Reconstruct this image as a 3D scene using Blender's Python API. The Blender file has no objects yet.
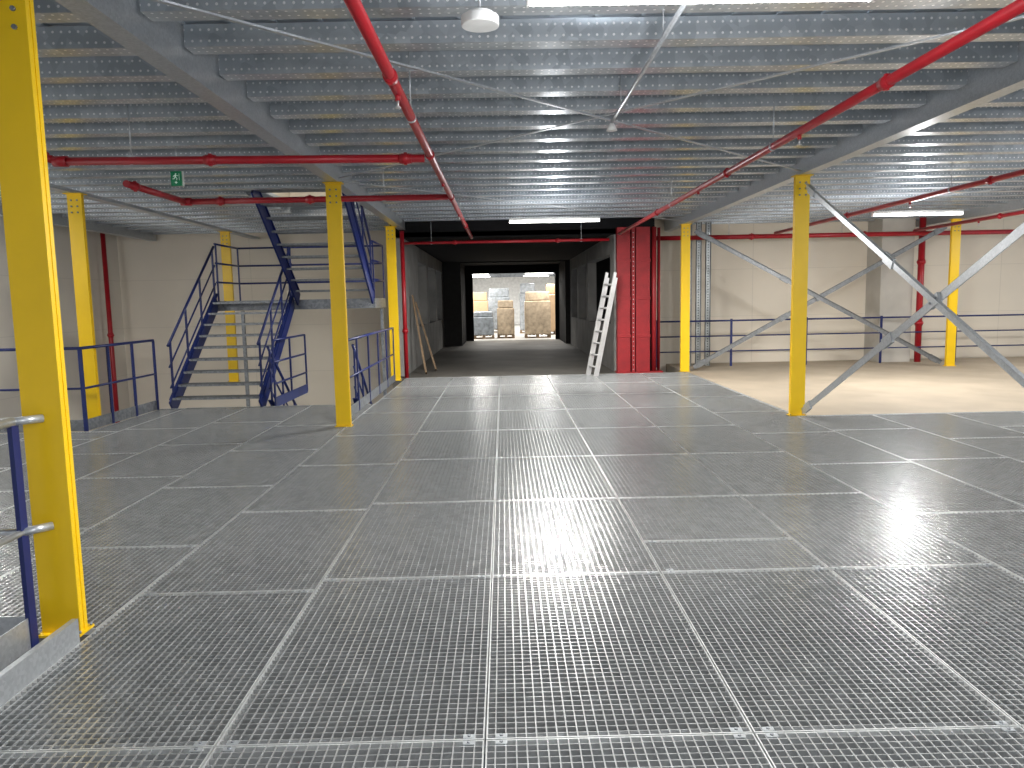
import bpy, math, random
from mathutils import Vector, Matrix
random.seed(3)
scene = bpy.context.scene
COL = scene.collection
scene.view_settings.view_transform = 'Standard'
scene.view_settings.exposure = 0.4

# ------------------------------------------------------------ materials
def new_mat(name):
    m = bpy.data.materials.new(name); m.use_nodes = True
    nt = m.node_tree; b = nt.nodes["Principled BSDF"]
    return m, nt, b

def paint(name, col, rough=0.45, metal=0.0, var=0.12, scale=6.0, bump=0.0, spec=0.5):
    m, nt, b = new_mat(name)
    tc = nt.nodes.new("ShaderNodeTexCoord")
    n = nt.nodes.new("ShaderNodeTexNoise"); n.inputs["Scale"].default_value = scale; n.inputs["Detail"].default_value = 5
    nt.links.new(tc.outputs["Object"], n.inputs["Vector"])
    r = nt.nodes.new("ShaderNodeValToRGB")
    r.color_ramp.elements[0].position = 0.3; r.color_ramp.elements[1].position = 0.7
    r.color_ramp.elements[0].color = tuple(c*(1-var) for c in col)+(1,)
    r.color_ramp.elements[1].color = tuple(min(1, c*(1+var)) for c in col)+(1,)
    nt.links.new(n.outputs["Fac"], r.inputs["Fac"])
    nt.links.new(r.outputs["Color"], b.inputs["Base Color"])
    b.inputs["Roughness"].default_value = rough
    b.inputs["Metallic"].default_value = metal
    b.inputs["Specular IOR Level"].default_value = spec
    if bump:
        bp = nt.nodes.new("ShaderNodeBump"); bp.inputs["Strength"].default_value = bump
        nt.links.new(n.outputs["Fac"], bp.inputs["Height"]); nt.links.new(bp.outputs["Normal"], b.inputs["Normal"])
    return m

def galv(name, lo, hi, rough=0.4, metal=0.75, scale=25.0):
    m, nt, b = new_mat(name)
    tc = nt.nodes.new("ShaderNodeTexCoord")
    v = nt.nodes.new("ShaderNodeTexVoronoi"); v.inputs["Scale"].default_value = scale
    nt.links.new(tc.outputs["Object"], v.inputs["Vector"])
    r = nt.nodes.new("ShaderNodeValToRGB")
    r.color_ramp.elements[0].color = tuple(lo)+(1,); r.color_ramp.elements[1].color = tuple(hi)+(1,)
    sp = nt.nodes.new("ShaderNodeSeparateColor")
    nt.links.new(v.outputs["Color"], sp.inputs["Color"])
    nt.links.new(sp.outputs["Red"], r.inputs["Fac"]); nt.links.new(r.outputs["Color"], b.inputs["Base Color"])
    b.inputs["Roughness"].default_value = rough; b.inputs["Metallic"].default_value = metal
    return m

def emis(name, col, s):
    m, nt, b = new_mat(name)
    b.inputs["Base Color"].default_value = tuple(col)+(1,)
    b.inputs["Emission Color"].default_value = tuple(col)+(1,)
    b.inputs["Emission Strength"].default_value = s
    return m

def dotted(name, lo, hi, dotcol, rough=0.38, metal=0.7, pitch=0.055, rad=0.0085, ax=0, rows=((1,0.03),(1,0.095),(2,0.035),(2,0.105))):
    m = galv(name, lo, hi, rough, metal, 12)
    nt = m.node_tree; b = nt.nodes["Principled BSDF"]
    tc = nt.nodes.new("ShaderNodeTexCoord"); s = nt.nodes.new("ShaderNodeSeparateXYZ")
    nt.links.new(tc.outputs["Object"], s.inputs[0])
    def M(op, a, bb=None):
        n = nt.nodes.new("ShaderNodeMath"); n.operation = op
        for i, q in enumerate((a, bb)):
            if q is None: continue
            if isinstance(q, (int, float)): n.inputs[i].default_value = q
            else: nt.links.new(q, n.inputs[i])
        return n.outputs[0]
    dx = M('MULTIPLY', M('SUBTRACT', M('FRACT', M('DIVIDE', s.outputs[ax], pitch)), 0.5), pitch)
    dx2 = M('MULTIPLY', dx, dx)
    tot = None
    for a, c in rows:
        d = M('SUBTRACT', s.outputs[a], c)
        k = M('LESS_THAN', M('ADD', dx2, M('MULTIPLY', d, d)), rad*rad)
        tot = k if tot is None else M('MAXIMUM', tot, k)
    src = b.inputs["Base Color"].links[0].from_socket
    mx = nt.nodes.new("ShaderNodeMix"); mx.data_type = 'RGBA'
    nt.links.new(tot, mx.inputs[0]); nt.links.new(src, mx.inputs[6]); mx.inputs[7].default_value = tuple(dotcol)+(1,)
    nt.links.new(mx.outputs[2], b.inputs["Base Color"])
    return m

YEL = paint("yellow_paint", (0.84, 0.54, 0.002), 0.38, 0, 0.04, 4)
RED = paint("red_paint", (0.36, 0.007, 0.015), 0.35, 0, 0.1, 6)
REDD = paint("red_paint_deep", (0.24, 0.006, 0.010), 0.55, 0, 0.15, 6)
BLUE = paint("blue_paint", (0.007, 0.018, 0.12), 0.4, 0, 0.1, 6)
GAL = galv("galvanised_steel", (0.45, 0.475, 0.50), (0.55, 0.575, 0.60), 0.34, 0.6, 60)
GALM = galv("galvanised_steel_dull", (0.17, 0.18, 0.19), (0.24, 0.25, 0.26), 0.45, 0.5)
GALD = galv("galvanised_steel_dark", (0.18, 0.19, 0.21), (0.30, 0.32, 0.34), 0.45, 0.6)
GRATE = galv("grating_steel", (0.50, 0.515, 0.52), (0.64, 0.655, 0.66), 0.25, 0.68, 18)
GRATE_E = galv("grating_edge_steel", (0.62, 0.635, 0.64), (0.74, 0.755, 0.76), 0.33, 0.6, 18)
JOIST = dotted("perforated_joist_steel", (0.43, 0.47, 0.505), (0.57, 0.61, 0.645), (0.98, 0.98, 0.98), metal=0.6, rough=0.28)  # bright glint of the punched holes painted in as near-white dots
UPR = dotted("perforated_upright_steel", (0.26, 0.28, 0.28), (0.36, 0.38, 0.38), (0.02, 0.02, 0.02), ax=2, rad=0.014, pitch=0.06, rows=((0, 0.0),))
DECK = galv("ceiling_deck_steel", (0.48, 0.54, 0.60), (0.58, 0.64, 0.70), 0.32, 0.5, 3)
WHITE = paint("white_plastic", (0.75, 0.75, 0.73), 0.4)
LAMP = emis("lamp_diffuser", (1.0, 0.98, 0.94), 9.0)
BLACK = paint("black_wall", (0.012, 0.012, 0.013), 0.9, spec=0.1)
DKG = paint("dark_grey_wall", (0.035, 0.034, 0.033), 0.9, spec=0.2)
CONC = paint("concrete_beige", (0.40, 0.335, 0.255), 0.75, 0, 0.12, 1.3, 0.05)
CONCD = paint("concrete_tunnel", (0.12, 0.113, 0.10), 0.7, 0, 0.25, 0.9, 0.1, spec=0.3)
CONCW = paint("concrete_wall_grey", (0.24, 0.235, 0.225), 0.8, 0, 0.2, 2.0, 0.1)
CONCP = paint("concrete_pillar_grey", (0.50, 0.48, 0.44), 0.8, 0, 0.1, 2.0, 0.1)
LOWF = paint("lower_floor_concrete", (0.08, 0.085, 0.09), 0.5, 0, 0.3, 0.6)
ALU = paint("aluminium", (0.6, 0.6, 0.6), 0.35, 0.5)
GREEN = emis("exit_green", (0.0, 0.18, 0.07), 0.1)
EXW = emis("exit_white", (0.6, 0.75, 0.65), 0.2)
WOOD = paint("raw_timber", (0.22, 0.15, 0.09), 0.8, 0, 0.2, 8)
CARD = paint("cardboard", (0.38, 0.26, 0.155), 0.8, 0, 0.1, 4)
WRAP = paint("stretch_wrap_grey", (0.22, 0.24, 0.26), 0.25, 0, 0.35, 7)
WRAPB = paint("stretch_wrap_beige", (0.38, 0.30, 0.21), 0.25, 0, 0.3, 7)
HALLF = paint("hall_floor", (0.40, 0.39, 0.37), 0.4)

def panelwall(name, col, pitch, axis):
    m = paint(name, col, 0.6, 0, 0.03, 0.8)
    nt = m.node_tree; b = nt.nodes["Principled BSDF"]
    tc = nt.nodes.new("ShaderNodeTexCoord"); s = nt.nodes.new("ShaderNodeSeparateXYZ")
    nt.links.new(tc.outputs["Object"], s.inputs[0])
    def M(op, a, bb):
        n = nt.nodes.new("ShaderNodeMath"); n.operation = op
        for i, q in enumerate((a, bb)):
            if isinstance(q, (int, float)): n.inputs[i].default_value = q
            elif q is not None: nt.links.new(q, n.inputs[i])
        return n.outputs[0]
    k1 = M('LESS_THAN', M('FRACT', M('DIVIDE', s.outputs[2], pitch), None), 0.012)
    k2 = M('LESS_THAN', M('FRACT', M('DIVIDE', s.outputs[axis], 6.0), None), 0.003)
    k = M('MAXIMUM', k1, k2)
    src = b.inputs["Base Color"].links[0].from_socket
    mx = nt.nodes.new("ShaderNodeMix"); mx.data_type = 'RGBA'
    nt.links.new(k, mx.inputs[0]); nt.links.new(src, mx.inputs[6]); mx.inputs[7].default_value = tuple(c*0.88 for c in col)+(1,)
    nt.links.new(mx.outputs[2], b.inputs["Base Color"])
    return m
WALLX = panelwall("cream_wall_panels", (0.78, 0.71, 0.60), 1.12, 0)
WALLY = panelwall("pale_wall_panels", (0.74, 0.69, 0.61), 1.12, 1)

# ------------------------------------------------------------ mesh builder
class MB:
    def __init__(s, origin=(0, 0, 0)):
        s.v = []; s.f = []; s.m = []; s.mats = []; s.o = Vector(origin); s.smooth = []
    def mi(s, mat):
        if mat not in s.mats: s.mats.append(mat)
        return s.mats.index(mat)
    def hexa(s, pts, mat):
        b = len(s.v); s.v += [Vector(p)-s.o for p in pts]; k = s.mi(mat)
        for q in ((0,3,2,1),(4,5,6,7),(0,1,5,4),(1,2,6,5),(2,3,7,6),(3,0,4,7)):
            s.f.append([b+i for i in q]); s.m.append(k); s.smooth.append(False)
        return s
    def box(s, x0, x1, y0, y1, z0, z1, mat):
        return s.hexa([(x0,y0,z0),(x1,y0,z0),(x1,y1,z0),(x0,y1,z0),(x0,y0,z1),(x1,y0,z1),(x1,y1,z1),(x0,y1,z1)], mat)
    def frame(s, p0, p1, up=(0, 0, 1)):
        p0 = Vector(p0); p1 = Vector(p1); d = (p1-p0).normalized(); u = Vector(up)
        if abs(d.dot(u)) > 0.98: u = Vector((0, 1, 0))
        a = d.cross(u).normalized(); b = a.cross(d).normalized()
        return p0, p1, d, a, b
    def beam(s, p0, p1, w, h, mat, up=(0, 0, 1)):
        p0, p1, d, a, b = s.frame(p0, p1, up); a = a*w/2; b = b*h/2
        return s.hexa([p0-a-b, p0+a-b, p1+a-b, p1-a-b, p0-a+b, p0+a+b, p1+a+b, p1-a+b], mat)
    def tube(s, p0, p1, r, mat, seg=12, r1=None):
        p0, p1, d, a, b = s.frame(p0, p1); r1 = r if r1 is None else r1
        base = len(s.v); k = s.mi(mat)
        for p, rr in ((p0, r), (p1, r1)):
            for i in range(seg):
                t = 2*math.pi*i/seg
                s.v.append(p+a*math.cos(t)*rr+b*math.sin(t)*rr-s.o)
        for i in range(seg):
            j = (i+1) % seg
            s.f.append([base+i, base+j, base+seg+j, base+seg+i]); s.m.append(k); s.smooth.append(True)
        s.f.append([base+i for i in range(seg)][::-1]); s.m.append(k); s.smooth.append(False)
        s.f.append([base+seg+i for i in range(seg)]); s.m.append(k); s.smooth.append(False)
        return s
    def poly(s, pts, mat):
        b = len(s.v); s.v += [Vector(p)-s.o for p in pts]
        s.f.append(list(range(b, b+len(pts)))); s.m.append(s.mi(mat)); s.smooth.append(False); return s
    def path(s, pts, r, mat, seg=12):
        for a, b in zip(pts[:-1], pts[1:]): s.tube(a, b, r, mat, seg)
        return s
    def mesh(s, name):
        me = bpy.data.meshes.new(name); me.from_pydata([tuple(v) for v in s.v], [], s.f)
        for m in s.mats: me.materials.append(m)
        for p, k, sm in zip(me.polygons, s.m, s.smooth): p.material_index = k; p.use_smooth = sm
        import bmesh
        bm = bmesh.new(); bm.from_mesh(me); bmesh.ops.recalc_face_normals(bm, faces=bm.faces); bm.to_mesh(me); bm.free()
        me.update(); return me

def top(o, label, cat, group=None, kind=None):
    if label: o["label"] = label
    if cat: o["category"] = cat
    if group: o["group"] = group
    if kind: o["kind"] = kind
    return o
def add(name, mb, label=None, cat=None, group=None, kind=None, parent=None, bevel=0):
    o = bpy.data.objects.new(name, mb.mesh(name)); COL.objects.link(o)
    o.location = mb.o
    if parent is not None:
        o.parent = parent; o.location = mb.o - Vector(parent.location)
    if bevel:
        md = o.modifiers.new("bevel", 'BEVEL'); md.width = bevel; md.segments = 2; md.limit_method = 'ANGLE'
    return top(o, label, cat, group, kind)
def empty(name, loc, label, cat, group=None):
    e = bpy.data.objects.new(name, None); e.location = loc; e.empty_display_size = 0.2; COL.objects.link(e)
    return top(e, label, cat, group)
def clone(src, loc, cat=True):
    c = src.copy(); COL.objects.link(c); c.location = loc
    for ch in src.children:
        k = ch.copy(); COL.objects.link(k); k.parent = c
    return c
def struct(name, mb):
    return add(name, mb, kind="structure")

# ------------------------------------------------------------ camera
f = 745.0
fw = Vector((503-512, -(300-384), -f)).normalized()
dn = Vector((636-512, -(6700-384), -f)).normalized()
up = -dn; up = (up - fw*up.dot(fw)).normalized()
rt = fw.cross(up).normalized()
Rm = Matrix((rt, fw, up))
cam_d = bpy.data.cameras.new("camera"); cam = bpy.data.objects.new("camera", cam_d); COL.objects.link(cam)
cam.matrix_world = Matrix.Translation((0, 0, 1.62)) @ Rm.to_4x4()
cam_d.sensor_width = 36; cam_d.lens = f/1024*36; cam_d.clip_end = 200
scene.camera = cam

# ------------------------------------------------------------ structure
CT = 3.46
struct("floor", MB((8, 13, 0)).box(3.93, 16, 9.82, 18.0, -0.25, 0.0, CONC))
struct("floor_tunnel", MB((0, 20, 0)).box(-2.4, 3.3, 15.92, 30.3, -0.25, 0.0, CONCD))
struct("floor_hall", MB((0, 40, 0)).box(-8, 10, 30.3, 50, -0.25, 0.0, HALLF))
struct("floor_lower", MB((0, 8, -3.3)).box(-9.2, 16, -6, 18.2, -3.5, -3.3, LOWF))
struct("wall_back_left", MB((0, 18, 0)).box(-9.2, -2.4, 18.0, 18.2, -3.3, 4.6, WALLX))
struct("wall_back_right", MB((0, 18, 0)).box(3.3, 16, 18.0, 18.2, -3.3, 4.6, WALLX))
struct("wall_left", MB((-9.1, 8, 0)).box(-9.3, -9.1, -6, 18.0, -3.3, 4.6, WALLY))

def deck(x0, x1, y0, y1):
    mb = MB(((x0+x1)/2, (y0+y1)/2, CT))
    mb.box(x0, x1, y0, y1, CT, CT+0.05, DECK)
    x = x0+0.15
    while x < x1-0.05:
        mb.box(x-0.012, x+0.012, y0, y1, CT-0.012, CT-0.0005, DECK); x += 0.3
    return mb
struct("ceiling", deck(-2.2, 16, -6, 18.0))
struct("ceiling_left", deck(-9.1, -2.2, -6, 11.7))
struct("ceiling_left_rear", deck(-9.1, -3.9, 11.7, 18.0))
struct("ceiling_left_corner", deck(-3.9, -2.2, 14.3, 18.0))
struct("ceiling_upper", MB((-3, 13, 4.9)).box(-4.1, -2.0, 11.4, 14.6, 4.9, 5.0, WALLX).box(-4.1, -4.0, 11.4, 14.6, 3.52, 4.9, WALLX).box(-2.1, -2.0, 11.4, 14.6, 3.52, 4.9, WALLX).box(-4.1, -2.0, 14.5, 14.6, 3.52, 4.9, WALLX).box(-4.1, -2.0, 11.4, 11.5, 3.52, 4.9, WALLX))

def wallbits(name, bits, mat, o=(0, 0, 0)):
    mb = MB(o)
    for b in bits: mb.box(*b, mat)
    return struct(name, mb)
for side, xa, xb in (("left", -2.4, -2.15), ("right", 2.42, 2.66)):
    bits = [(xa, xb, 16.3, 27, -0.2, 0.98), (xa, xb, 16.3, 27, 2.62, 3.0)]
    piers = [(16.3, 19.2 if side == "left" else 16.9), (21.3, 21.8), (24.0, 24.4), (26.5, 27)]
    bits += [(xa, xb, a, b, 0.98, 2.62) for a, b in piers]
    wallbits("wall_tunnel_"+side, bits, CONCW)
wallbits("void_backing", [(-4.0, -3.9, 18.3, 27, -0.2, 3.2), (4.0, 4.1, 18.3, 27, -0.2, 3.2)], BLACK)  # black sheets standing in for the darkness behind the tunnel openings
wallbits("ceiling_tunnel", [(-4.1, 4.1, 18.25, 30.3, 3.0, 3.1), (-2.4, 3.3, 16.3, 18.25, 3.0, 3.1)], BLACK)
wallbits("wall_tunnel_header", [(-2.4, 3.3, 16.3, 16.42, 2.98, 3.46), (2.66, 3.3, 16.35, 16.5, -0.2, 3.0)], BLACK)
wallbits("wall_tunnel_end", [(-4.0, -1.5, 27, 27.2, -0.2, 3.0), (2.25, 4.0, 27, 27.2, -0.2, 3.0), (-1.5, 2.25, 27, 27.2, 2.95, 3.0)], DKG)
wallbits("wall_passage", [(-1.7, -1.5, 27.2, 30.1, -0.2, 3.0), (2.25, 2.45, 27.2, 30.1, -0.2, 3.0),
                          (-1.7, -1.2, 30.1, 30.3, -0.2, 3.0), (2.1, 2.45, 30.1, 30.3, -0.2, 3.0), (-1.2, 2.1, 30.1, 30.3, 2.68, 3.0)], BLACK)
HW = paint("hall_wall", (0.78, 0.78, 0.77), 0.7)
wallbits("wall_hall", [(-8, 10, 50, 50.2, 0, 4.0), (-8.2, -8, 30.3, 50, 0, 4.0), (10, 10.2, 30.3, 50, 0, 4.0)], HW)
struct("ceiling_hall", MB((0, 40, 3.5)).box(-8, 10, 30.3, 50, 3.5, 3.6, HW))
for k in range(9):
    add("roof_beam", MB((1, 31.5+2*k, 3.2)).box(-8, 10, 31.42+2*k, 31.58+2*k, 3.05, 3.499, GALD), "grey steel roof beam of the storage hall", "steel beam", "roof beams of the storage hall")

# ------------------------------------------------------------ floor gratings
cache = {}
def grating_mesh(w, l):
    key = (round(w, 3), round(l, 3))
    if key in cache: return cache[key]
    mb = MB(); W = w/2-0.0035; L = l/2-0.0035; e = 0.0052
    mb.box(-W, W, -L, -L+e, -0.032, 0.001, GRATE_E); mb.box(-W, W, L-e, L, -0.032, 0.001, GRATE_E)
    mb.box(-W, -W+e, -L+e, L-e, -0.032, 0.001, GRATE_E); mb.box(W-e, W, -L+e, L-e, -0.032, 0.001, GRATE_E)
    n = max(2, round(l/0.037))
    for i in range(1, n):
        y = -l/2+l*i/n; mb.box(-W+e, W-e, y-0.0021, y+0.0021, -0.027, -0.001, GRATE)
    n = max(2, round(w/0.038))
    for i in range(1, n):
        x = -w/2+w*i/n; mb.box(x-0.0028, x+0.0028, -L+e, L-e, -0.009, -0.0005, GRATE)
    cache[key] = mb.mesh("floor_grating"); return cache[key]
clip_me = MB().box(-0.022, 0.022, -0.012, 0.012, 0.0, 0.003, GAL).tube((0, 0, 0.003), (0, 0, 0.008), 0.007, GALD, 8).mesh("clip")
def grating(x0, x1, y0, y1):
    o = bpy.data.objects.new("floor_grating", grating_mesh(x1-x0, y1-y0)); COL.objects.link(o)
    o.location = ((x0+x1)/2, (y0+y1)/2, 0)
    top(o, "galvanised steel walkway grating panel in the mezzanine floor", "floor grating", "grating panels of the mezzanine floor")
    if y1 < 5:
        for sx in (-1, 1):
            for sy in (-1, 1):
                c = bpy.data.objects.new("clip", clip_me); COL.objects.link(c); c.parent = o
                c.location = (sx*((x1-x0)/2-0.06), sy*((y1-y0)/2-0.02), 0.001)
P = 1.66
for i in range(-8, 10):
    x0 = -0.1+i; x1 = x0+1
    if x1 <= -2.05:
        seams = [3.65, 4.95, 6.6, 8.25, 9.75]
        if x0 > -5.2: seams = [3.65, 4.95, 6.6, 8.25, 9.9, 11.9]
        if i in (-4, -6): seams = [3.65, 4.6, 6.0, 7.6, 9.2, 9.75] if i == -6 else [3.65, 5.4, 7.05, 8.7, 10.3, 11.9]
    elif x0 >= 3.85:
        seams = [0.5, 2.1, 3.76, 5.42, 7.08, 8.74, 9.8]
        if i in (5, 7): seams = [0.5, 1.5, 3.1, 4.76, 6.42, 8.08, 9.8]
    else:
        seams = [-0.7, 0.94] + [2.6+P*k for k in range(9)]
        seams[-1] = 15.9
        if i == 1: seams = [0.94, 2.6, 4.26, 4.82, 5.92, 7.58, 9.24, 10.9, 12.56, 14.22, 15.9]
        if i == 3: seams = [0.94, 2.0, 3.66, 5.32, 6.98, 8.64, 10.3, 11.96, 13.62, 15.0, 15.9]
        if i == -2: seams = [-0.7, 0.94, 2.6, 4.1, 5.75, 7.4, 9.06, 10.9, 12.56, 14.22, 15.9]
    for a, b in zip(seams[:-1], seams[1:]):
        grating(x0, x1, a, b)
grating(-5.5, -5.1, 9.75, 11.85)
fb = MB((0.9, 2.6, -0.05)).box(-2.1, 3.9, 2.57, 2.63, -0.24, -0.034, GALD).box(-2.1, 3.9, 2.54, 2.66, -0.25, -0.24, GALD)
fb0 = add("floor_beam", fb, "galvanised steel beam carrying the floor gratings", "steel beam", "beams under the grating floor")
for k in range(1, 8):
    clone(fb0, (0.9, 2.6+P*k, -0.05))
struct("trim_1", MB((3.92, 9.8, 0)).box(3.9, 3.93, 9.82, 15.9, -0.25, 0.004, GAL).box(3.9, 10, 9.8, 9.82, -0.25, 0.004, GAL))

# ------------------------------------------------------------ columns
CH = 3.14
def column_mesh(h, w=0.19, d=0.065):
    mb = MB()
    mb.box(-w/2, w/2, -d/2, -d/2+0.027, 0.012, h, YEL)
    mb.box(-w/2+0.004, w/2-0.004, -d/2+0.027, d/2-0.027, 0.012, h, YEL)
    mb.box(-w/2, w/2, d/2-0.027, d/2, 0.012, h, YEL)
    return mb
col_me = column_mesh(CH).mesh("post")
bp = MB().box(-0.11, 0.11, -0.065, 0.065, 0.0, 0.012, YEL)
for sx in (-1, 1):
    bp.tube((sx*0.102, 0.05, 0.012), (sx*0.102, 0.05, 0.025), 0.007, GALD, 6)
    bp.tube((sx*0.102, -0.05, 0.012), (sx*0.102, -0.05, 0.025), 0.007, GALD, 6)
bp_me = bp.mesh("base_plate")
cp = MB().box(-0.12, 0.12, -0.08, 0.08, CH, CH+0.012, YEL)
for sx in (-1, 1):
    for z in (CH-0.08, CH-0.16, CH-0.24):
        cp.tube((sx*0.04, -0.0326, z), (sx*0.04, -0.045, z), 0.012, GALD, 6)
cp_me = cp.mesh("cap_plate")
COLS = [(-2.24, 3.62), (-2.14, 9.78), (-2.26, 15.45), (3.94, 3.70), (3.92, 9.88), (3.92, 16.1), (-5.72, 10.3), (-5.78, 15.9), (9.72, 16.1), (9.95, 9.88), (9.95, 3.7)]
for x, y in COLS:
    e = empty("column", (x, y, 0), "yellow painted steel column of the mezzanine structure", "column", "yellow mezzanine columns")
    for nm, me in (("post", col_me), ("base_plate", bp_me), ("cap_plate", cp_me)):
        o = bpy.data.objects.new(nm, me); COL.objects.link(o); o.parent = e

# ------------------------------------------------------------ ceiling beams and joists
def main_beam(x, y0, y1, z0=3.155, z1=3.45, w=0.075):
    mb = MB((x, (y0+y1)/2, z0))
    mb.box(x-w, x+w, y0, y1, z0, z0+0.012, GAL).box(x-w, x+w, y0, y1, z1-0.012, z1, GAL)
    mb.box(x-w, x-w+0.01, y0, y1, z0+0.012, z1-0.012, GAL).box(x+w-0.01, x+w, y0, y1, z0+0.012, z1-0.012, GAL)
    return add("ceiling_beam", mb, "long galvanised steel main beam carrying the ceiling joists", "steel beam", "main beams under the ceiling")
main_beam(-2.14, -5.9, 16.25); main_beam(3.94, -5.9, 17.95); main_beam(9.95, -5.9, 17.95); main_beam(-8.2, -5.9, 17.9); main_beam(-5.78, 9.0, 17.9, 3.155, 3.2)
def joist_mesh(L):
    mb = MB(); t = 0.003
    mb.box(-L/2, L/2, -t, 0, 0, 0.14, JOIST)
    mb.box(-L/2, L/2, 0, 0.15, 0, t, JOIST); mb.box(-L/2, L/2, 0, 0.10, 0.14-t, 0.14, JOIST)
    mb.box(-L/2, L/2, 0.147, 0.15, t, 0.02, JOIST)
    return mb.mesh("ceiling_joist")
j6 = joist_mesh(5.88); j4 = joist_mesh(4.2)
def joist(me, x, y, lab="perforated galvanised steel joist spanning between ceiling beams"):
    o = bpy.data.objects.new("ceiling_joist", me); COL.objects.link(o); o.location = (x, y, 3.30)
    top(o, lab, "joist", "perforated joists of the ceiling")
y = 1.5
while y < 17.8:
    if y < 16.1: joist(j6, 0.9, y)
    joist(j6, 6.945, y)
    if y < 11.6 or y > 14.3: joist(j6, -5.17, y)
    else: joist(j4, -6.0, y)
    y += 0.60

def brace(name, p0, p1, w, h, label, cat, group, mat=GAL, upv=(0, 0, 1), gus=0.0):
    mid = (Vector(p0)+Vector(p1))/2
    mb = MB(mid).beam(p0, p1, w, h, mat, upv)
    return add(name, mb, label, cat, group)
for (a, b) in (((-2.05, 3.75), (3.85, 9.75)), ((3.85, 3.75), (-2.05, 9.75)), ((-2.05, 9.95), (3.85, 15.9)), ((9.8, 9.95), (4.05, 15.9))):
    z = 3.19 if a[0] < b[0] else 3.205
    brace("ceiling_brace", (a[0], a[1], z), (b[0], b[1], z), 0.03, 0.012, "thin galvanised diagonal bracing strap under the ceiling joists", "bracing", "ceiling bracing straps")

def xbrace(p00, p01, p10, p11, w, label, nrm, mat=GAL):
    mid = (Vector(p00)+Vector(p01)+Vector(p10)+Vector(p11))/4
    e = empty("cross_brace", mid, label, "bracing", "vertical X bracing between columns")
    n = Vector(nrm)*0.008
    for a, b, s in ((p00, p11, 1), (p01, p10, -1)):
        a = Vector(a)+n*s; b = Vector(b)+n*s
        m = (a+b)/2; mb = MB(m); mb.beam(a, b, 0.008, w, mat, up=Vector(nrm).cross((b-a)).normalized())
        d = (b-a).normalized(); sd = d.cross(Vector(nrm)).normalized()
        q = a + sd*w/2; q2 = b + sd*w/2
        mb.beam(q+n*2*s, q2+n*2*s, 0.04, 0.005, mat, up=sd)
        add("brace_bar", mb, parent=e)
        for t in (0.03, 0.36, 0.97):
            c = a.lerp(b, t); add("joint_plate", MB(c).beam(c-d*0.10, c+d*0.10, 0.03, w*1.35, mat, up=sd), parent=e)
    A = Vector(p00); B = Vector(p11)
    c = mid
    d = (B-A).normalized(); sd = d.cross(Vector(nrm)).normalized()
    mbg = MB(c).beam(c-d*0.08, c+d*0.08, 0.036, w*1.25, mat, up=sd)
    for t in (-0.05, 0.05):
        mbg.tube(c+d*t-Vector(nrm)*0.03, c+d*t+Vector(nrm)*0.03, 0.012, GALD, 6)
    add("gusset_plate", mbg, parent=e)
xbrace((3.94, 9.76, 0.07), (3.94, 9.76, 3.0), (3.94, 3.82, 0.07), (3.94, 3.82, 3.0), 0.08, "large galvanised X bracing bolted to yellow columns", (1, 0, 0))
xbrace((4.12, 16.1, 0.08), (4.12, 16.1, 3.0), (9.52, 16.1, 0.08), (9.52, 16.1, 3.0), 0.09, "dull galvanised X bracing over the beige concrete floor", (0, 1, 0), GALM)

# ------------------------------------------------------------ sprinkler pipes
def pipe(pts, r, couplings=(), label="red painted sprinkler pipe under the ceiling", heads=(), hangers=(), group="red sprinkler pipes"):
    o = Vector(pts[0]); e = empty("sprinkler_pipe", o, label, "pipe", group)
    add("pipe", MB(o).path(pts, r, RED, 14), parent=e)
    for a, b in zip(pts[1:-1], pts[2:]):
        a = Vector(a); d = (Vector(b)-a).normalized()
        add("elbow", MB(a).tube(a-d*r*1.2, a+d*r*2.2, r*1.3, RED, 14), parent=e)
    for (c, d) in couplings:
        c = Vector(c); d = Vector(d)
        m2 = MB(c).tube(c-d*0.035, c+d*0.035, r*1.28, RED, 14).tube(c-d*0.055, c+d*0.055, r*1.15, RED, 14)
        sd = Vector((0, 0, 1)) if abs(d.z) < 0.5 else Vector((1, 0, 0))
        m2.beam(c-sd*r*1.5, c+sd*r*1.5, 0.028, 0.028, RED, up=d)
        add("coupling", m2, parent=e)
    for h in heads:
        h = Vector(h)
        m2 = MB(h).tube(h-Vector((0, 0, r+0.03)), h-Vector((0, 0, r*0.5)), 0.018, RED, 8).tube(h-Vector((0, 0, r+0.07)), h-Vector((0, 0, r+0.03)), 0.008, ALU, 8).tube(h-Vector((0, 0, r+0.075)), h-Vector((0, 0, r+0.068)), 0.02, ALU, 10)
        add("sprinkler_head", m2, parent=e)
    for h in hangers:
        h = Vector(h)
        m2 = MB(h).tube(h+Vector((0, 0, r+0.01)), Vector((h.x, h.y, 3.459)), 0.006, GAL, 6).tube(h+Vector((0, -0.015, 0)), h+Vector((0, 0.015, 0)), r*1.15, GAL, 14)
        add("hanger", m2, parent=e)
    return e
PZ = 2.95
Y1 = (0, 1, 0); X1 = (1, 0, 0); Z1 = (0, 0, 1)
pipe([(-0.64, -2, PZ), (-0.64, 16.05, PZ)], 0.034, [((-0.64, y, PZ), Y1) for y in (4.6, 7.0, 9.8, 13.5)], heads=[(-0.64, 4.9, PZ), (-0.64, 8.5, PZ), (-0.64, 11.5, PZ)], hangers=[(-0.64, 5.6, PZ), (-0.64, 12, PZ)])
pipe([(2.47, -2, PZ), (2.47, 15.85, PZ)], 0.034, [((2.47, y, PZ), Y1) for y in (4.9, 8.3, 12.0)], heads=[(2.47, 6.3, PZ), (2.47, 9.5, PZ)], hangers=[(2.47, 6.9, PZ), (2.47, 11, PZ)])
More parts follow.
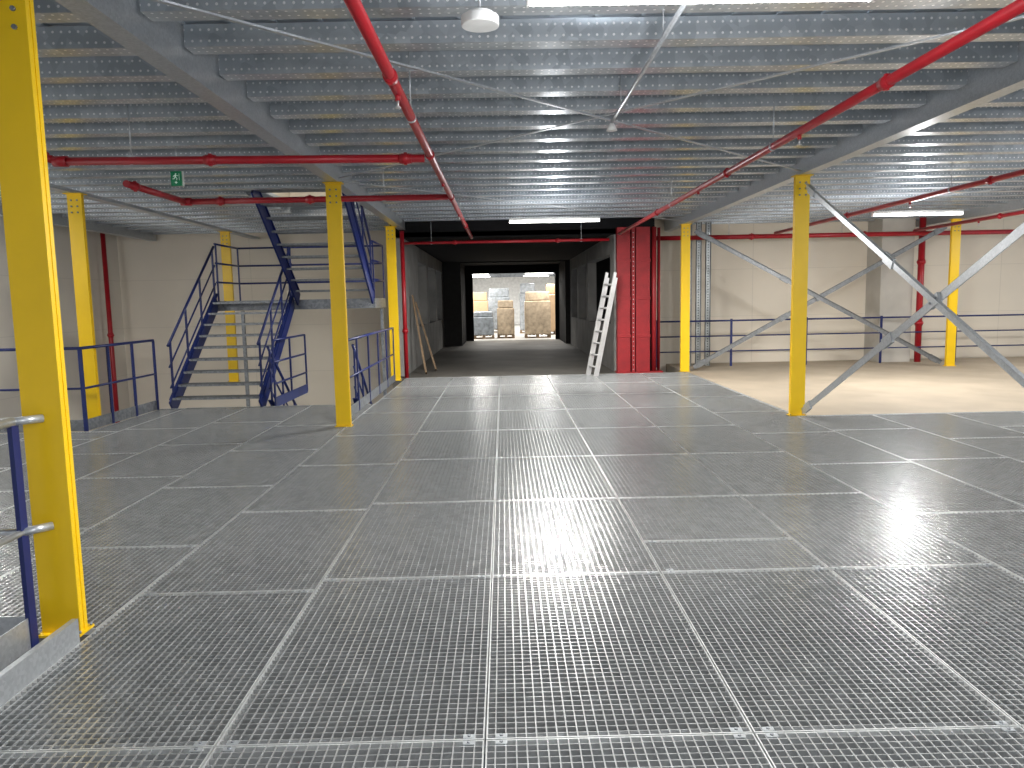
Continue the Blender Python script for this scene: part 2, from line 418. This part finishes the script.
pipe([(-4.28, 6.9, PZ+0.08), (-3.95, 6.9, PZ-0.02), (-0.68, 6.9, PZ-0.05)], 0.036, [((-4.1, 6.9, PZ+0.025), X1), ((-2.6, 6.9, PZ-.03), X1), ((-0.85, 6.9, PZ-.05), X1)], hangers=[(-3.3, 6.9, PZ-.02)], label="red sprinkler branch pipe joined to the main line")
pipe([(-4.05, 8.3, PZ), (-4.05, 9.8, PZ), (-0.68, 9.8, PZ)], 0.038, [((-4.05, 8.5, PZ), Y1), ((-3.6, 9.8, PZ), X1), ((-2.45, 9.8, PZ), X1)], hangers=[(-1.5, 9.8, PZ)], label="red sprinkler branch pipe with an elbow bend")
pipe([(-2.1, 16.15, 2.86), (2.3, 16.15, 2.86)], 0.03, [((-1.0, 16.15, 2.86), X1), ((1.2, 16.15, 2.86), X1)], label="red pipe crossing above the tunnel opening", hangers=[(-1.5, 16.15, 2.86), (1.7, 16.15, 2.86)])
pipe([(3.36, 16.6, 2.9), (13.5, 16.6, 2.9)], 0.05, [((5.5, 16.6, 2.9), X1), ((8.0, 16.6, 2.9), X1)], label="red pipe running in front of the cream wall", hangers=[(5.0, 16.6, 2.9), (7.5, 16.6, 2.9)])
pipe([(5.95, 0, PZ), (5.95, 16.4, PZ)], 0.034, [((5.95, 9.2, PZ), Y1), ((5.95, 13, PZ), Y1)], heads=[(5.95, 11, PZ)], hangers=[(5.95, 10, PZ)])
pipe([(9.0, 3, PZ), (9.0, 16.4, PZ)], 0.034, [((9.0, 13.6, PZ), Y1)], heads=[(9.0, 14.2, PZ)], hangers=[(9.0, 12, PZ)])
pipe([(9.62, 17.2, 0.0), (9.62, 17.2, 3.4)], 0.07, [((9.62, 17.2, 0.9), Z1), ((9.62, 17.2, 2.3), Z1)], label="vertical red pipe beside the grey concrete pillar")
pipe([(-8.9, 17.0, -3.2), (-8.9, 17.0, 3.4)], 0.05, [((-8.9, 17.0, 1.0), Z1)], label="vertical red pipe in the corner of the cream walls")
pipe([(-2.10, 15.95, 0.0), (-2.10, 15.95, 3.1)], 0.045, [((-2.10, 15.95, 1.0), Z1)], label="vertical red pipe beside the tunnel entrance")
struct("back_wall_pillar", MB((9.1, 17.6, 0)).box(8.75, 9.5, 17.3, 18.0, 0.0, 3.46, CONCP))  # grey concrete pillar standing at the back wall
# riser bank: flat-faced bolted red block with pipes beside it
rb = empty("sprinkler_riser", (2.85, 16.0, 0), "dense bank of dark red bolted risers and vertical pipes", "pipe")
for (xa, xb) in ((2.44, 2.72), (2.84, 3.14)):
    xm = (xa+xb)/2
    mb = MB((xm, 16.05, 0)).box(xa, xb, 15.98, 16.16, 0.03, 3.1, REDD)
    for k in range(30):
        for xx in (xa+0.03, xb-0.03): mb.tube((xx, 15.981, 0.1+k*0.1), (xx, 15.968, 0.1+k*0.1), 0.011, REDD, 8)
    for z in (0.8, 1.6, 2.4): mb.box(xa-0.01, xb+0.01, 15.965, 15.98, z-0.03, z+0.03, REDD)
    add("riser_casing", mb, parent=rb, bevel=0.004)
mbp = MB((2.78, 15.98, 0)).box(2.745, 2.815, 15.96, 15.98, 0.03, 3.1, REDD)
for k in range(30): mbp.tube((2.78, 15.961, 0.08+k*0.1), (2.78, 15.951, 0.08+k*0.1), 0.011, GAL, 8)
add("mounting_rail", mbp, parent=rb)
add("riser_pipe", MB((3.24, 16.05, 0)).tube((3.24, 16.05, 0.02), (3.24, 16.05, 3.1), 0.05, REDD, 14), parent=rb)
add("riser_pipe", MB((3.37, 16.2, 0)).tube((3.37, 16.2, 0.02), (3.37, 16.2, 3.1), 0.035, REDD, 14), parent=rb)
add("base_plate", MB((2.9, 16.05, 0)).box(2.42, 3.42, 15.94, 16.25, 0, 0.03, REDD), parent=rb)

for x in (4.30, 4.52, 4.74):
    mb = MB((x, 17.3, 0))
    mb.box(x-0.05, x+0.05, 17.3, 17.303, 0, 3.3, UPR).box(x-0.058, x-0.05, 17.27, 17.35, 0, 3.3, GALM).box(x+0.05, x+0.058, 17.27, 17.35, 0, 3.3, GALM)
    add("cable_tray", mb, "vertical perforated galvanised cable tray by the cream wall", "cable tray", "vertical cable trays by the wall")

# ------------------------------------------------------------ lamps
def lamp(x, y, z=2.9, energy=75, fill_energy=0, L=1.5, top_z=3.455):
    e = empty("batten_lamp", (x, y, z), "long white LED batten lamp hanging on thin wires", "lamp", "LED batten lamps")
    h = L/2
    add("lamp_housing", MB((x, y, z)).box(x-h, x+h, y-0.04, y+0.04, z+0.035, z+0.075, WHITE).box(x-h-0.01, x-h, y-0.045, y+0.045, z-0.005, z+0.075, WHITE).box(x+h, x+h+0.01, y-0.045, y+0.045, z-0.005, z+0.075, WHITE), parent=e)
    add("lamp_diffuser", MB((x, y, z)).box(x-h, x+h, y-0.045, y+0.045, z, z+0.035, LAMP), parent=e, bevel=0.008)
    add("hanging_wire", MB((x, y, z)).tube((x-h*0.7, y, z+0.075), (x-h*0.7, y, top_z), 0.003, GAL, 6).tube((x+h*0.7, y, z+0.075), (x+h*0.7, y, top_z), 0.003, GAL, 6), parent=e)
    ld = bpy.data.lights.new("lamp_light", 'AREA'); ld.shape = 'RECTANGLE'; ld.size = L*0.97; ld.size_y = 0.08; ld.energy = energy; ld.color = (1, 0.965, 0.90)
    lo = bpy.data.objects.new("lamp_light", ld); COL.objects.link(lo); lo.parent = e; lo.location = (0, 0, -0.01)
    if fill_energy:
        ld = bpy.data.lights.new("ceiling_fill_light", 'POINT'); ld.shadow_soft_size = 0.12; ld.energy = fill_energy; ld.color = (0.97, 0.98, 1.0)  # unseen point fill added below the batten to brighten ceiling and joists
        lo = bpy.data.objects.new("ceiling_fill_light", ld); COL.objects.link(lo); lo.parent = e; lo.location = (0, 0, -0.2)
    return e
for (x, y, en, u) in ((0.89, 3.4, 125, 70), (0.89, 12.7, 330, 70), (7.0, 12.7, 100, 75), (7.0, 3.4, 110, 70), (-5.6, 3.4, 55, 40), (0.89, -2.5, 90, 110),
                      (7.6, 7.9, 85, 65), (-7.9, 8.6, 50, 50), (11.6, 14.2, 50, 30)):  # this row: lamps added out of view to brighten ceiling and walls
    lamp(x, y, energy=en, fill_energy=u)
lamp(-8.5, 11.6, energy=40, fill_energy=25, L=1.0)  # added wall-washing lamp, kept out of sight by the near column
lamp(-3.05, 12.9, 4.5, 14, L=1.2, top_z=4.9)  # unseen lamp added above the stair opening, shining down through it
for (x, y) in ((2.5, 6.5), (-3.0, 4.0), (6.5, 3.0)):
    lamp(x, y, -0.75, 45, top_z=-0.26)
for y in (31.0, 34, 37, 41, 45):  # first row is added, unseen above the opening, to light the pallet fronts
    for x in (-1.5, 2.0): lamp(x, y, 3.0, 130, fill_energy=25, top_z=3.5)

# ------------------------------------------------------------ detector, conduit, exit sign
dx, dy = -0.09, 4.1
e = empty("smoke_detector", (dx, dy, 3.05), "round flat white ceiling detector disc", "smoke detector")
add("detector_body", MB((dx, dy, 3.05)).tube((dx, dy, 3.05), (dx, dy, 3.10), 0.1, WHITE, 32), parent=e, bevel=0.006)
add("mounting_base", MB((dx, dy, 3.1)).tube((dx, dy, 3.10), (dx, dy, 3.118), 0.07, WHITE, 24).tube((dx, dy, 3.118), (dx, dy, 3.459), 0.006, GAL, 8), parent=e)
e = empty("conduit", (0.98, 4.1, 3.12), "thin galvanised conduit ending in a small white sensor", "conduit")
add("conduit_tube", MB((0.98, 4.1, 3.12)).tube((0.98, 3.9, 3.14), (0.98, 6.7, 3.14), 0.014, GAL, 8), parent=e)
add("sensor", MB((0.98, 6.7, 3.12)).tube((0.98, 6.7, 3.07), (0.98, 6.7, 3.13), 0.05, WHITE, 16, 0.02), parent=e)
add("junction_box", MB((0.98, 3.95, 3.12)).box(0.95, 1.01, 3.95, 4.02, 3.11, 3.17, WHITE), parent=e)
for yy in (4.6, 6.2): add("hanger", MB((0.98, yy, 3.15)).tube((0.98, yy, 3.14), (0.98, yy, 3.459), 0.004, GAL, 6), parent=e)

ex, ey, ez = -3.42, 8.1, 2.96; q = 0.5
e = empty("exit_sign", (ex, ey, ez), "green emergency exit sign with white running figure and arrow", "exit sign")
add("sign_panel", MB((ex, ey, ez)).box(ex-0.11*q, ex+0.11*q, ey-0.012, ey+0.012, ez-0.15*q, ez+0.15*q, GREEN), parent=e)
mb = MB((ex, ey, ez)); yy = ey-0.0135
def S(pts): mb.poly([(ex+a*q, yy, ez+b*q) for a, b in pts], EXW)
def L(a, b, w):
    a = Vector(a); b = Vector(b); d = (b-a).normalized(); n = Vector((-d.y, d.x))*w/2
    S([tuple(a-n), tuple(b-n), tuple(b+n), tuple(a+n)])
S([(0.0+0.014*math.cos(t*math.pi/6), 0.095+0.014*math.sin(t*math.pi/6)) for t in range(12)])
L((-0.005, 0.08), (-0.015, 0.03), 0.03); L((-0.01, 0.072), (-0.045, 0.055), 0.012); L((-0.045, 0.055), (-0.055, 0.03), 0.012)
L((0.0, 0.072), (0.03, 0.05), 0.012); L((0.03, 0.05), (0.05, 0.065), 0.012)
L((-0.012, 0.032), (0.022, 0.005), 0.016); L((0.022, 0.005), (0.015, -0.035), 0.015)
L((-0.015, 0.032), (-0.035, -0.005), 0.016); L((-0.035, -0.005), (-0.07, -0.008), 0.015)
L((0.07, 0.1), (0.07, -0.035), 0.01)
S([(-0.035, -0.075), (0.0, -0.11), (0.035, -0.075)]); L((0, -0.055), (0, -0.08), 0.018)
add("running_figure", mb, parent=e)
add("sign_housing", MB((ex, ey, ez)).box(ex-0.12*q, ex+0.12*q, ey+0.012, ey+0.05, ez-0.15*q, ez+0.16*q, WHITE).tube((ex, ey+0.03, ez+0.16*q), (ex, ey+0.03, 3.459), 0.006, GAL, 6), parent=e)

# ------------------------------------------------------------ railings
def railing(pts, n, label, rail_mat=BLUE, post_mat=BLUE, toe=True, H=1.1, r=0.02, group="steel guard railings", toemat=None, rails=(1.1, 0.57), stub=None):
    o = Vector(pts[0]); e = empty("guard_railing", o, label, "railing", group)
    P3 = [Vector(p) for p in pts]
    used = set()
    for si, (a, b) in enumerate(zip(P3[:-1], P3[1:])):
        k = n[si]
        for i in range(k+1):
            p = a.lerp(b, i/k); key = (round(p.x, 2), round(p.y, 2))
            if key in used: continue
            used.add(key)
            add("post", MB(p).beam(p+Vector((0, 0, 0.0)), p+Vector((0, 0, H-0.01)), 0.05, 0.022, post_mat, up=(b-a).normalized().cross(Vector((0, 0, 1)))), parent=e)
        for z in rails:
            q = Vector((0, 0, z)); add("handrail" if z == rails[0] else "mid_rail", MB(a+q).tube(a+q, b+q, r if z == rails[0] else r*0.75, rail_mat, 10), parent=e)
        if toe:
            q = Vector((0, 0, 0.08)); add("toe_board", MB(a+q).beam(a+q, b+q, 0.006, 0.15, toemat or rail_mat), parent=e)
    if stub:
        a, b = Vector(stub[0]), Vector(stub[1])
        for z in rails:
            q = Vector((0, 0, z)); add("mid_rail", MB(a+q).tube(a+q, b+q, r*0.9, rail_mat, 10), parent=e)
    return e
railing([(-2.30, 0.3, 0), (-2.30, 3.46, 0), (-6.0, 3.46, 0)], (2, 3), "railing with blue posts and galvanised rails at floor edge", rail_mat=GAL, toemat=GAL, r=0.022, stub=((-2.30, 3.46, 0), (-2.22, 3.56, 0)))
struct("trim_3", MB((-2.1, 1.8, 0)).box(-2.13, -2.1, -0.7, 3.5, -0.2, 0.12, GAL))
railing([(-9.0, 9.8, 0), (-5.55, 9.8, 0), (-5.5, 11.75, 0)], (5, 3), "blue steel guard railing around the stairwell opening", toemat=GALD)
railing([(-2.2, 10.2, 0), (-2.25, 15.2, 0)], (5,), "blue steel guard railing beside the stairwell", toemat=GALD)
railing([(3.5, 17.1, 0), (13.9, 17.1, 0)], (6,), "dark blue guard railing in front of the cream wall", rails=(1.05, 0.7, 0.35), toe=False)

# ------------------------------------------------------------ staircase
st = empty("staircase", (-4.5, 11.8, 0), "blue steel staircase with galvanised grating treads and landing", "staircase")
def flight(x0, x1, y0, z0, y1, z1, n, stair_parent, rails=(True, True), rail_h=1.0):
    a = Vector((0, y0, z0)); b = Vector((0, y1, z1)); d = (b-a).normalized()
    for sx, on in ((x0, rails[0]), (x1, rails[1])):
        p = Vector((sx, y0, z0)); q = Vector((sx, y1, z1))
        add("stringer", MB(p).beam(p, q, 0.03, 0.26, BLUE).beam(p+Vector((0, 0, 0.14)), q+Vector((0, 0, 0.14)), 0.08, 0.014, BLUE), parent=stair_parent)
        if on:
            mb = MB(p)
            for hh, rr in ((rail_h, 0.022), (rail_h*0.66, 0.014), (rail_h*0.33, 0.014)):
                mb.tube(p+Vector((0, 0, hh)), q+Vector((0, 0, hh)), rr, BLUE, 10)
            for i in range(4):
                w = p.lerp(q, 0.04+i*0.92/3); mb.beam(w, w+Vector((0, 0, rail_h)), 0.04, 0.024, BLUE, up=(1, 0, 0))
            add("handrail", mb, parent=stair_parent)
    for i in range(n):
        t = (i+0.5)/n; y = y0+(y1-y0)*t; z = z0+(z1-z0)*(i+1)/n-0.02
        mb = MB(((x0+x1)/2, y, z)); w = 0.13
        mb.box(x0+0.02, x1-0.02, y-w, y-w+0.006, z-0.035, z, GALM).box(x0+0.02, x1-0.02, y+w-0.006, y+w, z-0.035, z, GALM)
        for k in range(1, 7):
            yy = y-w+2*w*k/7; mb.box(x0+0.02, x1-0.02, yy-0.002, yy+0.002, z-0.025, z, GALM)
        for k in range(1, 20):
            xx = x0+0.02+(x1-x0-0.04)*k/20; mb.box(xx-0.002, xx+0.002, y-w, y+w, z-0.01, z, GALM)
        mb.box(x0+0.02, x1-0.02, y-w-0.004 if y1 > y0 else y+w, y-w if y1 > y0 else y+w+0.004, z-0.036, z, GALD)
        add("tread", mb, parent=stair_parent)
LZ = 1.70
flight(-5.32, -3.90, 11.85, 0.0, 14.0, LZ, 9, st)
flight(-3.80, -2.42, 14.0, LZ, 11.75, 3.42, 9, st, rails=(False, True))
flight(-3.78, -2.42, 11.95, -0.05, 14.0, -LZ, 9, st)
def landing(z):
    mb = MB((-3.85, 14.6, z))
    mb.box(-5.3, -2.4, 14.0, 14.02, z-0.18, z, GALD).box(-5.3, -2.4, 15.2, 15.22, z-0.18, z, GALD)
    mb.box(-5.32, -5.3, 14.0, 15.22, z-0.18, z, GALD).box(-2.4, -2.38, 14.0, 15.22, z-0.18, z, GALD)
    mb.box(-5.3, -2.4, 13.98, 14.0, z-0.18, z-0.17, GALD)
    for k in range(35):
        y = 14.02+k*0.034; mb.box(-5.3, -2.4, y, y+0.004, z-0.03, z, GALD)
    add("landing", mb, parent=st)
landing(LZ); landing(-LZ)
mb = MB((-5.3, 14.0, LZ))
for z in (1.05, 0.7, 0.35):
    mb.path([(-5.3, 14.0, LZ+z), (-5.3, 15.2, LZ+z), (-2.4, 15.2, LZ+z), (-2.4, 14.0, LZ+z)], 0.018, BLUE, 8)
for x, y in ((-5.3, 14.05), (-5.3, 15.2), (-4.3, 15.2), (-3.35, 15.2), (-2.4, 15.2), (-2.4, 14.05)):
    mb.beam((x, y, LZ), (x, y, LZ+1.05), 0.04, 0.02, BLUE, up=(1, 0, 0))
add("handrail", mb, parent=st)
for x in (-5.25, -2.45):
    add("support_post", MB((x, 15.15, -3.3)).box(x-0.03, x+0.03, 15.12, 15.18, -3.3, LZ-0.2, GALD), parent=st)
mb = MB((-3.82, 12, 0))
for z in (1.05, 0.7, 0.35):
    mb.tube((-3.70, 11.95, z), (-3.70, 13.9, z), 0.018, BLUE, 8)
for y in (11.95, 12.9, 13.9): mb.beam((-3.70, y, 0), (-3.70, y, 1.05), 0.04, 0.024, BLUE, up=(1, 0, 0))
mb.beam((-3.70, 11.95, 0.05), (-3.70, 13.9, 0.05), 0.02, 0.16, BLUE)
add("guard", mb, parent=st)

# ------------------------------------------------------------ ladder
lb = Vector((1.82, 15.6, 0.0)); lt = Vector((2.28, 15.78, 2.15))
e = empty("ladder", lb, "closed aluminium extension ladder leaning against the red risers", "ladder")
d = (lt-lb).normalized(); sd = Vector((0.45, -0.89, 0)); sd = (sd-d*sd.dot(d)).normalized(); nn = d.cross(sd)
for lay in (0, 1):
    off = nn*0.05*lay
    for s in (-1, 1):
        a = lb+sd*s*0.15+off; b = lt+sd*s*0.15+off-d*0.1*lay
        add("rail", MB(a).beam(a, b, 0.065, 0.022, ALU, up=sd), parent=e)
    for k in range(8):
        c = lb+d*(0.2+k*0.25)+off
        add("rung", MB(c).tube(c-sd*0.15, c+sd*0.15, 0.018, ALU, 8), parent=e)
for (x0, y0, x1, z1, yy) in ((-1.75, 16.6, -2.08, 1.75, 17.3), (-1.6, 17.4, -2.08, 1.6, 17.9)):
    mb = MB((x0, y0, 0)).beam((x0, y0, 0.03), (x1, yy, z1), 0.14, 0.04, WOOD, up=(1, 0, 0))
    add("timber_board", mb, "rough timber board leaning against the tunnel wall", "board", "boards leaning on the tunnel wall")

# ------------------------------------------------------------ pallet loads in the hall
def pallet(x, y, w, h, mat, label):
    e = empty("pallet_load", (x, y, 0), label, "pallet", "goods stored in the hall")
    mb = MB((x, y, 0))
    for k in range(7):
        xx = x-w/2+0.05+k*(w-0.1)/6; mb.box(xx-0.045, xx+0.045, y-0.5, y+0.5, 0.12, 0.144, WOOD)
    for s in (-1, 0, 1):
        for t in (-1, 0, 1):
            mb.box(x+s*(w/2-0.06)-0.05, x+s*(w/2-0.06)+0.05, y+t*0.44-0.05, y+t*0.44+0.05, 0.02, 0.12, WOOD)
        mb.box(x-w/2, x+w/2, y+s*0.44-0.05, y+s*0.44+0.05, 0, 0.02, WOOD)
    add("pallet", mb, parent=e)
    mb = MB((x, y, 0))
    mb.box(x-w/2+0.01, x+w/2-0.01, y-0.48, y+0.48, 0.144, h*0.8, mat)
    mb.box(x-w/2+0.05, x+w/2-0.05, y-0.44, y+0.44, h*0.8, h, mat)
    add("wrapped_goods", mb, parent=e, bevel=0.04)
pallet(-0.85, 32.0, 0.9, 1.15, WRAP, "low grey wrapped goods on a wooden pallet")
pallet(0.1, 32.2, 0.75, 1.6, WRAPB, "beige wrapped goods on a wooden pallet")
pallet(1.45, 31.9, 1.1, 1.95, WRAPB, "tall beige wrapped goods on a wooden pallet")
pallet(1.2, 36.6, 0.8, 2.4, WRAP, "tall grey wrapped goods on a wooden pallet")
pallet(2.4, 34.6, 0.9, 2.3, CARD, "brown cardboard goods on a wooden pallet")
pallet(-1.15, 35.5, 0.9, 2.0, CARD, "brown cardboard goods on a wooden pallet")
pallet(-0.2, 38.0, 1.1, 2.2, WRAP, "tall grey wrapped goods on a wooden pallet")

# ------------------------------------------------------------ world
w = bpy.data.worlds.new("world"); scene.world = w; w.use_nodes = True
w.node_tree.nodes["Background"].inputs[0].default_value = (0.9, 0.94, 1.0, 1)
w.node_tree.nodes["Background"].inputs[1].default_value = 0.5
